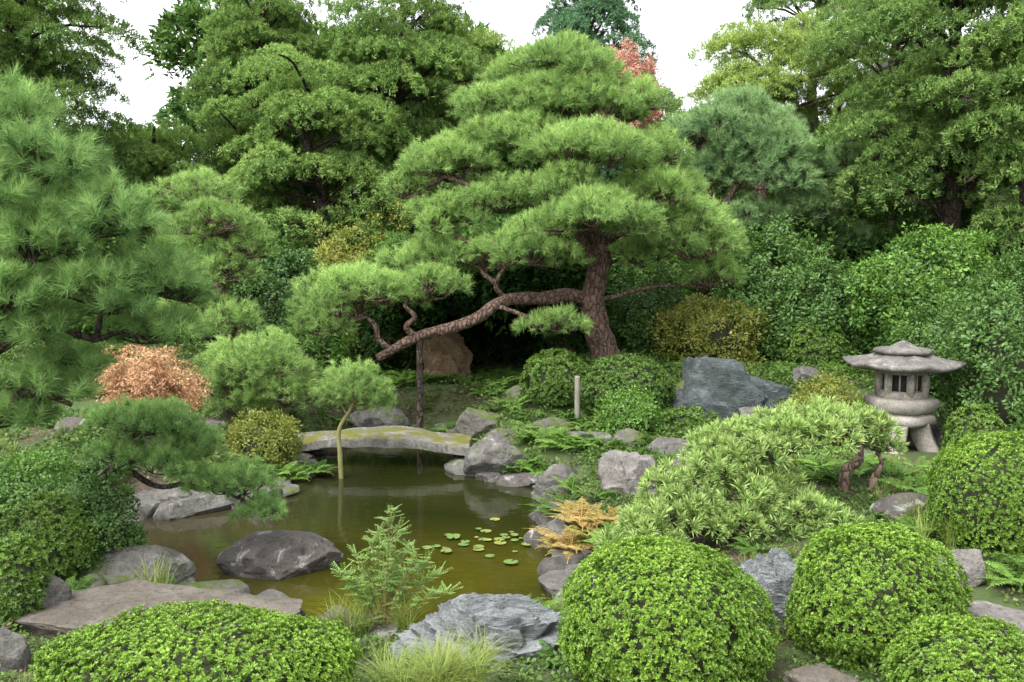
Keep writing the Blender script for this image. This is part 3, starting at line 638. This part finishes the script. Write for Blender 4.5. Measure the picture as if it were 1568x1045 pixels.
rock('shore_rock','grey',900,660,690,40,12.8,.8,flat=True)
rock('shore_rock','mossy',840,640,670,45,13.6,.8)
rock('shore_rock','grey',1455,640,690,30,12.8,.8)
rock('shore_rock','grey',450,690,715,34,13.2,.8)
rock('shore_rock','grey',1050,690,760,40,10.5,.8)
def small_stone(name,x,y,s,z,mats,cut=False):
    V,Fc=stoneV(random.randint(0,9999),4,10); V=V*np.array(s)
    if cut: c_=U(.5,.8)*s[2]; V[:,2]=np.minimum(V[:,2],c_+.15*(V[:,2]-c_))
    OCC.append((x,y,s[0]*.8,s[1]*.8)); me=mesh_from(name,V,Fc,smooth=True)
    try: me.set_sharp_from_angle(angle=math.radians(35))
    except Exception: pass
    add(name,me,RM[random.choice(mats)],loc=(x,y,z)).rotation_euler=(U(-.15,.15),U(-.15,.15),U(0,6))
for k in range(len(pond)):
    a=pond[k]; b=pond[(k+1)%len(pond)]; m=int(np.linalg.norm(b-a)/.6)+1
    for j in range(m):
        t=(j+U(.2,.8))/m; p=a+(b-a)*t+U(-.12,.12,2)
        if p[1]<7.6 and -1.0<p[0]<.6: continue
        if p[0]>.1 and p[1]>8.2 and U(0,1)<.6: continue
        sz=U(.12,.36)*(1 if U(0,1)<.7 else 1.3)
        small_stone('shore_stone',p[0],p[1],(sz,sz*U(.6,.9),U(.08,.26)),.02,['grey','pond','mossy','pond','grey'],True)
for i in range(34):
    x=U(-.5,6.5); y=U(8.5,15.5)
    if i>18: x=U(-6.5,-3); y=U(7,14)
    if float(sd_pond(np.array([x]),np.array([y]))[0])<.25: continue
    small_stone('garden_stone',x,y,(U(.1,.34),U(.1,.28),U(.08,.22)),gz(x,y)+.02,['grey','mossy','pond','mossy'])
# ---------------------------------------------------------------- bridge
def bridge():
    n=60; a=at(445,690,13.6); b=at(722,688,13.4); L=b-a; rings=[]; W=.45
    for i in range(n+1):
        t=i/n; c=a+L*t; c[2]=.25+.13*math.sin(math.pi*t); th=.10; sec=[]
        for (yy,zz) in [(-W,-.5),(-W,-.1),(-W*.97,.38),(-W*.85,.5),(-W*.4,.54),(0,.55),(W*.4,.54),(W*.85,.5),(W*.97,.38),(W,-.1),(W,-.5),(0,-.55)]:
            sec.append((c[0],c[1]+yy,c[2]+zz*th*1.4))
        rings.append(sec)
    V=np.array(rings); K=V.shape[1]; V=V.reshape(-1,3); Fc=[]
    V=V+.05*np.stack([fbm(V*2.3,4,1),fbm(V*2.3,4,2),.9*fbm(V*2.6,4,3)],1)
    for i in range(n):
        for j in range(K):
            A=i*K+j;B=i*K+(j+1)%K; Fc.append((A,B,B+K,A+K))
    Fc.append(tuple(range(K))[::-1]); Fc.append(tuple(n*K+j for j in range(K)))
    o=add('stone_bridge',mesh_from('stone_bridge',V,Fc,smooth=True),rockmat('bridge_stone',(.12,.115,.10),(.24,.23,.205),(.36,.36,.32),.6,moss=.6,mossc=(.12,.12,.02)))
    try:o.data.set_sharp_from_angle(angle=math.radians(40))
    except Exception: pass
bridge()
# ---------------------------------------------------------------- lantern
def prism(name,sec,n,mat,parent,loc,rot=0,curl=0.,sub=1):
    V=[];Fc=[];K=n*sub
    for (z,r) in sec:
        for i in range(K):
            a0=2*math.pi*(i//sub)/n; a1=2*math.pi*(i//sub+1)/n; f=(i%sub)/sub
            p=np.array([math.cos(a0),math.sin(a0)])*(1-f)+np.array([math.cos(a1),math.sin(a1)])*f
            cr=abs(f-.5)*2; c,s=math.cos(rot),math.sin(rot); p=np.array([p[0]*c-p[1]*s,p[0]*s+p[1]*c])*r
            V.append((p[0],p[1],z+curl*(cr**2)*(r/sec[0][1])**3*(1 if sub>1 else 0)))
    for k in range(len(sec)-1):
        for i in range(K): A=k*K+i;B=k*K+(i+1)%K; Fc.append((A,B,B+K,A+K))
    Fc.append(tuple(range(K))[::-1]); Fc.append(tuple((len(sec)-1)*K+i for i in range(K)))
    V=np.array(V); V=V+.012*np.stack([fbm(V*6+3,3,1),fbm(V*6+9,3,2),fbm(V*6,3,3)],1)
    return add(name,mesh_from(name,V+np.array(loc),Fc),mat,parent)
def lantern():
    d=12.6; c=at(1377,695,d); x=c[0]; g=min(gz(x,d),c[2])-.03; e=empty('stone_lantern')
    st=rockmat('lantern_stone',(.24,.22,.185),(.37,.34,.295),(.42,.41,.37),.4,scale=2,bump=.25); rf=rockmat('lantern_roof_stone',(.10,.094,.085),(.20,.187,.172),(.30,.29,.27),.7,scale=2,bump=.4)
    Z=lambda v:at(1377,v,d)[2]; L=(x,d,0); r0=math.pi/6; OCC.append((x,d,.6,.6)); OCC.append((x-.1,d-1,.6,1.1))
    prism('roof',[(Z(565),.70),(Z(561),.80),(Z(557),.80),(Z(551),.62),(Z(546),.44),(Z(541),.34)],6,rf,e,L,r0,.04,sub=6)
    prism('cap',[(Z(541),.36),(Z(538),.40),(Z(534),.38),(Z(531),.18),(Z(525),.09),(Z(522),.02)],8,rf,e,L,r0)
    prism('lintel',[(Z(572),.33),(Z(562),.35)],6,st,e,L,r0)
    prism('chamber_shade_core',[(Z(604),.22),(Z(572),.22)],6,plain('painted_chamber_shade',(.025,.022,.02)),e,L,r0)  # solid core coloured dark to stand for shade inside the chamber
    for i in range(6):
        a=r0+i*math.pi/3; prism('chamber_post_%d'%i,[(Z(606),.062),(Z(570),.062)],4,st,e,(x+.29*math.cos(a),d+.29*math.sin(a),0),a)
        a2=a+math.pi/6; prism('window_bar_%d'%i,[(Z(604),.014),(Z(572),.014)],4,st,e,(x+.235*math.cos(a2),d+.235*math.sin(a2),0),a2)
    prism('chamber_sill',[(Z(609),.36),(Z(600),.33),(Z(598),.32)],6,st,e,L,r0)
    prism('platform',[(Z(630),.40),(Z(626),.46),(Z(612),.50),(Z(608),.47)],6,st,e,L,r0)
    prism('neck',[(Z(648),.42),(Z(643),.46),(Z(634),.44),(Z(629),.36)],6,st,e,L,r0)
    zt=Z(644)
    for i in range(4):
        a=math.pi/4+i*math.pi/2+.25; V=[];n=8
        for j in range(n+1):
            t=j/n; r=.25+.22*t**1.8; z=zt+(g-zt)*t; w=.15-.03*math.sin(t*3); dp=.13
            for (s1,s2) in [(-1,-1),(1,-1),(1,1),(-1,1)]:
                rx=r+s2*dp; V.append((x+rx*math.cos(a)-s1*w*math.sin(a),d+rx*math.sin(a)+s1*w*math.cos(a),z+.001*i))
        Fc=[]
        for j in range(n):
            for q in range(4): A=j*4+q;B=j*4+(q+1)%4; Fc.append((A,B,B+4,A+4))
        Fc+= [(3,2,1,0),(n*4,n*4+1,n*4+2,n*4+3)]
        add('leg_%d'%i,mesh_from('leg',np.array(V),Fc),st,e)
lantern()
# ---------------------------------------------------------------- terrain + water
xs=np.concatenate([np.linspace(-320,-18,22)[:-1],np.arange(-18,18,.12),np.linspace(18,320,22)])
ys=np.concatenate([np.linspace(-60,1,12)[:-1],np.arange(1,22,.1),np.linspace(22,46,40)[1:],np.linspace(46,420,16)[1:]])
X,Y=np.meshgrid(xs,ys); Zg=ground(X,Y); V=np.stack([X,Y,Zg],-1).reshape(-1,3); nx=len(xs); ny=len(ys)
ii=(np.arange(ny-1)[:,None]*nx+np.arange(nx-1)[None]).ravel(); Fc=np.stack([ii,ii+1,ii+1+nx,ii+nx],1)
m,nt=newmat('soil_and_moss'); tc=N(nt,'ShaderNodeTexCoord'); co=tc.outputs['Object']
n1=noisen(nt,co,.9,6,.6); n2=noisen(nt,co,9,6,.7); n3=noisen(nt,co,40,4,.7)
c=mixc(nt,ramp(nt,n2,.35,.65),(.03,.024,.015),(.075,.054,.034)); c=mixc(nt,ramp(nt,n3,.5,.65),c,(.11,.08,.05)); c=mixc(nt,ramp(nt,n1,.38,.52),c,mixc(nt,n3,(.03,.05,.012),(.07,.11,.02)))
p=N(nt,'ShaderNodeBsdfPrincipled'); nt.links.new(c,p.inputs['Base Color']); p.inputs['Roughness'].default_value=.95
b=N(nt,'ShaderNodeBump'); b.inputs['Strength'].default_value=.7; b.inputs['Distance'].default_value=.04; nt.links.new(n3,b.inputs['Height']); nt.links.new(b.outputs[0],p.inputs['Normal'])
o=N(nt,'ShaderNodeOutputMaterial'); nt.links.new(p.outputs[0],o.inputs[0])
add('ground',mesh_from('ground',V,Fc,smooth=True),m)
m,nt=newmat('pond_water_surface'); tc=N(nt,'ShaderNodeTexCoord'); co=tc.outputs['Object']
n1=noisen(nt,co,.6,4,.5); s=N(nt,'ShaderNodeSeparateXYZ'); nt.links.new(co,s.inputs[0])
c=mixc(nt,ramp(nt,s.outputs[1],7.8,10.6),(.060,.054,.004),(.013,.017,.004)); c=mixc(nt,ramp(nt,n1,.4,.7),c,(.020,.022,.005))
c=mixc(nt,ramp(nt,s.outputs[0],-1.8,-3.4),c,(.032,.028,.014))
p=N(nt,'ShaderNodeBsdfPrincipled'); nt.links.new(c,p.inputs['Base Color']); p.inputs['Roughness'].default_value=.05; p.inputs['IOR'].default_value=1.33; p.inputs['Specular IOR Level'].default_value=.55
mp=N(nt,'ShaderNodeMapping'); mp.inputs['Scale'].default_value=(1,2.2,1); nt.links.new(co,mp.inputs[0])
w=noisen(nt,mp.outputs[0],3.0,3,.5,.3); b=N(nt,'ShaderNodeBump'); b.inputs['Strength'].default_value=.06; b.inputs['Distance'].default_value=.05; nt.links.new(w,b.inputs['Height']); nt.links.new(b.outputs[0],p.inputs['Normal'])
o=N(nt,'ShaderNodeOutputMaterial'); nt.links.new(p.outputs[0],o.inputs[0])
x0,x1=pond[:,0].min()-.3,pond[:,0].max()+.3; y0,y1=pond[:,1].min()-.3,pond[:,1].max()+.3
add('pond_water',mesh_from('pond_water',[(x0,y0,0),(x1,y0,0),(x1,y1,0),(x0,y1,0)],np.array([[0,1,2,3]])),m)
V=[];Fc=[];tt=[]
for i in range(34):
    u=U(645,815); v=830+rng.normal()*11-(u-730)*.08; a=at(u,v,1.0); t=EYE/(EYE-a[2]); cx,cy=a[0]*t,t; R=U(.025,.075); a0=U(0,6.28); s0=len(V); zz=.008+.0006*i
    V.append((cx,cy,zz)); n=16
    for j in range(n+1):
        an=a0+.25+(6.283-.5)*j/n; V.append((cx+R*math.cos(an),cy+R*math.sin(an),zz+.001))
    for j in range(n): Fc.append((s0,s0+1+j,s0+2+j))
    tt+= [U(0,1)]*(n+2)
ml,nt=newmat('lily_pad'); a=N(nt,'ShaderNodeAttribute',attribute_type='GEOMETRY',attribute_name='rnd'); c=mixc(nt,ramp(nt,a.outputs['Fac'],.45,1),(.11,.18,.05),(.27,.24,.05)); p=N(nt,'ShaderNodeBsdfPrincipled'); nt.links.new(c,p.inputs[0]); p.inputs['Roughness'].default_value=.35; o=N(nt,'ShaderNodeOutputMaterial'); nt.links.new(p.outputs[0],o.inputs[0])
add('water_lily_pads',mesh_from('water_lily_pads',V,Fc,{'rnd':('FLOAT',tt)}),ml)
# ---------------------------------------------------------------- ground cover
OC=np.array(OCC)
def cover(name,key,n,xr,yr,sc_,tint=(0,1),thr=-1,lift=.0,seed=1):
    x=U(xr[0],xr[1],n); y=U(yr[0],yr[1],n)
    k=(sd_pond(x,y)>.05)&(np.abs(x)<y*.66+1)
    k&=~(((((x[:,None]-OC[:,0])/OC[:,2])**2+((y[:,None]-OC[:,1])/OC[:,3])**2)<1).any(1))
    k&=~((x>-1.8)&(x<.7)&(y>17.2))
    k&=fbm(np.stack([x,y,0*x],1)*.9+seed,3,seed)>thr
    x,y=x[k],y[k]; z=ground(x,y)+lift; nr=nz(np.tile([0,0,1.],(len(x),1))+.25*rdir(len(x)))
    scatter(name,key,np.stack([x,y,z],1),nr,sc_,tint)
cover('groundcover_plants','gc',7000,(-7,7),(5,12),(.5,1.3),(0,1),-.25,.02,3)
cover('groundcover_plants','gc',7500,(-11,11),(11,20),(.9,2.1),(0,1),-.4,.03,4)
cover('dry_leaf_tufts','brn',900,(-8,9),(5.5,18),(.5,1.1),(0,1),.1,.0,6)
cover('grass_tufts','grass',600,(-7,7),(5,14),(.35,.75),(0,1),-.1,0,8)
cover('fern_clumps','fern',850,(-9,9),(6,18),(.5,1.2),(0,1),-.25,.02,9)
def spot(name,key,lst,tint=(0,1)):
    P=[]
    for u,v,d_,s in lst:
        for j in range(s):
            a=at(u,v,d_)+np.array([U(-.25,.25),U(-.2,.2),0]); P.append((a[0],a[1],max(gz(a[0],a[1]),.02)+.02))
    scatter(name,key,P,nz(np.tile([0,0,1.],(len(P),1))+.2*rdir(len(P))),(.7,1.15),tint)
spot('fern_clumps','fernr',[(880,800,9.4,4),(920,800,9.3,4),(870,830,9.0,3),(905,760,9.9,2)],(.2,1))
spot('fern_clumps','fern',[(430,735,12.2,4),(460,730,12.3,3),(400,740,12,3),(800,720,12.3,4),(690,600,17,5),(870,690,12.6,4),(910,700,12.3,4),(940,830,8.8,3),(830,690,12.8,4),(700,640,15.2,3),(180,800,9.2,3),(120,810,8.8,3),(620,620,17,6),(880,770,10.4,3)],(.2,1))
spot('fern_clumps','fern',[(760,600,17.5,8),(720,580,18.2,8),(790,590,17.2,5)],(0,.15))  # ferns tinted dark: the hollow's shade put into their colour
P=np.stack([-.42+.26*rng.normal(size=16),5.5+.12*rng.normal(size=16),np.zeros(16)],1); P[:,2]=ground(P[:,0],P[:,1])+.12
scatter('ornamental_grass','gmound',P,nz(np.tile([0,0,1.],(16,1))+.2*rdir(16)),(.75,1.0),(.3,1))
spot('ornamental_grass','grass',[(560,985,7.0,6),(590,975,7.1,4),(1430,790,8.6,5),(1450,830,8.0,3),(220,900,7.6,2)],(.2,1))
# young feathery shrub by the water
q=Q(); T=Tubes(); e=empty('feathery_sapling'); bs=at(588,985,7.05); bs[2]=gz(bs[0],7.05)
for i in range(13):
    tipp=at([598,520,545,570,610,640,670,688,655,625,535,580,605][i],[782,875,850,830,810,850,880,905,860,835,900,815,880][i],7.05+U(-.2,.2))
    mid=(bs+tipp)/2+np.array([0,0,.08]); T.tube([bs,mid,tipp],[.008,.006,.002],5,5,0)
    pp,_=smooth_path([bs,mid,tipp],[1,1,1],10)
    for pnt in pp[7:]:
        for j in range(3):
            dd=nz(rdir(1)[0]*np.array([1,1,.4])+np.array([0,0,.35])); l=U(.06,.13)
            for s_ in np.linspace(.1,1,7):
                bb=pnt+dd*l*s_; side=nz(np.cross(dd,[0,0,1.]))
                for sg in (-1,1): q.leaf(bb,(side*sg+dd*.6)[None],np.array([[0,0,1.]]),.028,.010,.05)
me=q.mesh('leaves'); add('leaves',me,leafmat('sapling_leaves',(.22,.36,.10),(.22,.36,.10),(.32,.44,.14),.5,.4),e); T.obj('stems',plain('sapling_stem',(.22,.13,.06)),e)
# ---------------------------------------------------------------- house behind the trees on the right
def box(name,c,s,mat,parent):
    x,y,z=np.array(s)/2; V=[(i*x,j*y,k*z) for i in (-1,1) for j in (-1,1) for k in (-1,1)]; Fc=[(0,1,3,2),(4,6,7,5),(0,4,5,1),(2,3,7,6),(0,2,6,4),(1,5,7,3)]
    return add(name,mesh_from(name,np.array(V)+np.array(c),np.array(Fc)),mat,parent)
e=empty('house'); wall=plain('house_wall',(.28,.22,.19)); dk=plain('window_glass',(.04,.045,.05),.2); fr=plain('frame',(.4,.38,.35))
hx=15.5; hy=26.5
box('walls',(hx,hy,5.2),(9,4,6),wall,e); box('eaves',(hx,hy-.2,8.4),(10.2,5.2,.25),plain('roof_tile',(.1,.1,.11)),e)
for i,wx in enumerate((-3.3,-1.2,1.2,3.3)):
    for j,wz in enumerate((3.8,6.6)):
        box('window_%d_%d'%(i,j),(hx+wx,hy-2.02,wz),(1.2,.06,1.2),dk,e); box('window_frame_%d_%d'%(i,j),(hx+wx,hy-2.06,wz-.66),(1.4,.12,.1),fr,e)
# ---------------------------------------------------------------- light
w=bpy.data.worlds.new('World'); sc.world=w; w.use_nodes=True; nt=w.node_tree; nt.nodes.clear()
EL,RO=math.radians(58),math.radians(-140)
s=N(nt,'ShaderNodeTexSky',sky_type='NISHITA'); s.sun_disc=False; s.sun_elevation=EL; s.sun_rotation=RO; s.air_density=1.; s.dust_density=4.; s.ozone_density=1
h=N(nt,'ShaderNodeHueSaturation'); h.inputs['Saturation'].default_value=.12; h.inputs['Value'].default_value=3.9; nt.links.new(s.outputs[0],h.inputs['Color'])
b=N(nt,'ShaderNodeBackground'); b.inputs[1].default_value=.15; nt.links.new(h.outputs[0],b.inputs[0])
o=N(nt,'ShaderNodeOutputWorld'); nt.links.new(b.outputs[0],o.inputs[0])
sun=bpy.data.lights.new('sun','SUN'); sun.energy=1.4; sun.angle=math.radians(22); sun.color=(1,.97,.92); so=bpy.data.objects.new('sun',sun); sc.collection.objects.link(so)
dirv=Vector((math.sin(RO)*math.cos(EL),math.cos(RO)*math.cos(EL),math.sin(EL))); so.rotation_euler=dirv.to_track_quat('Z','Y').to_euler()
cam=bpy.data.cameras.new('camera'); co_=bpy.data.objects.new('camera',cam); sc.collection.objects.link(co_); co_.location=(0,0,EYE); co_.rotation_euler=(math.pi/2-PITCH,0,0)
cam.sensor_width=36; cam.lens=36*F/1568; cam.clip_end=1000; cam.clip_start=.1; sc.camera=co_
sc.view_settings.view_transform='Standard'; sc.view_settings.look='None'; sc.view_settings.exposure=0
print('TOTAL',total,time.time()-T0)
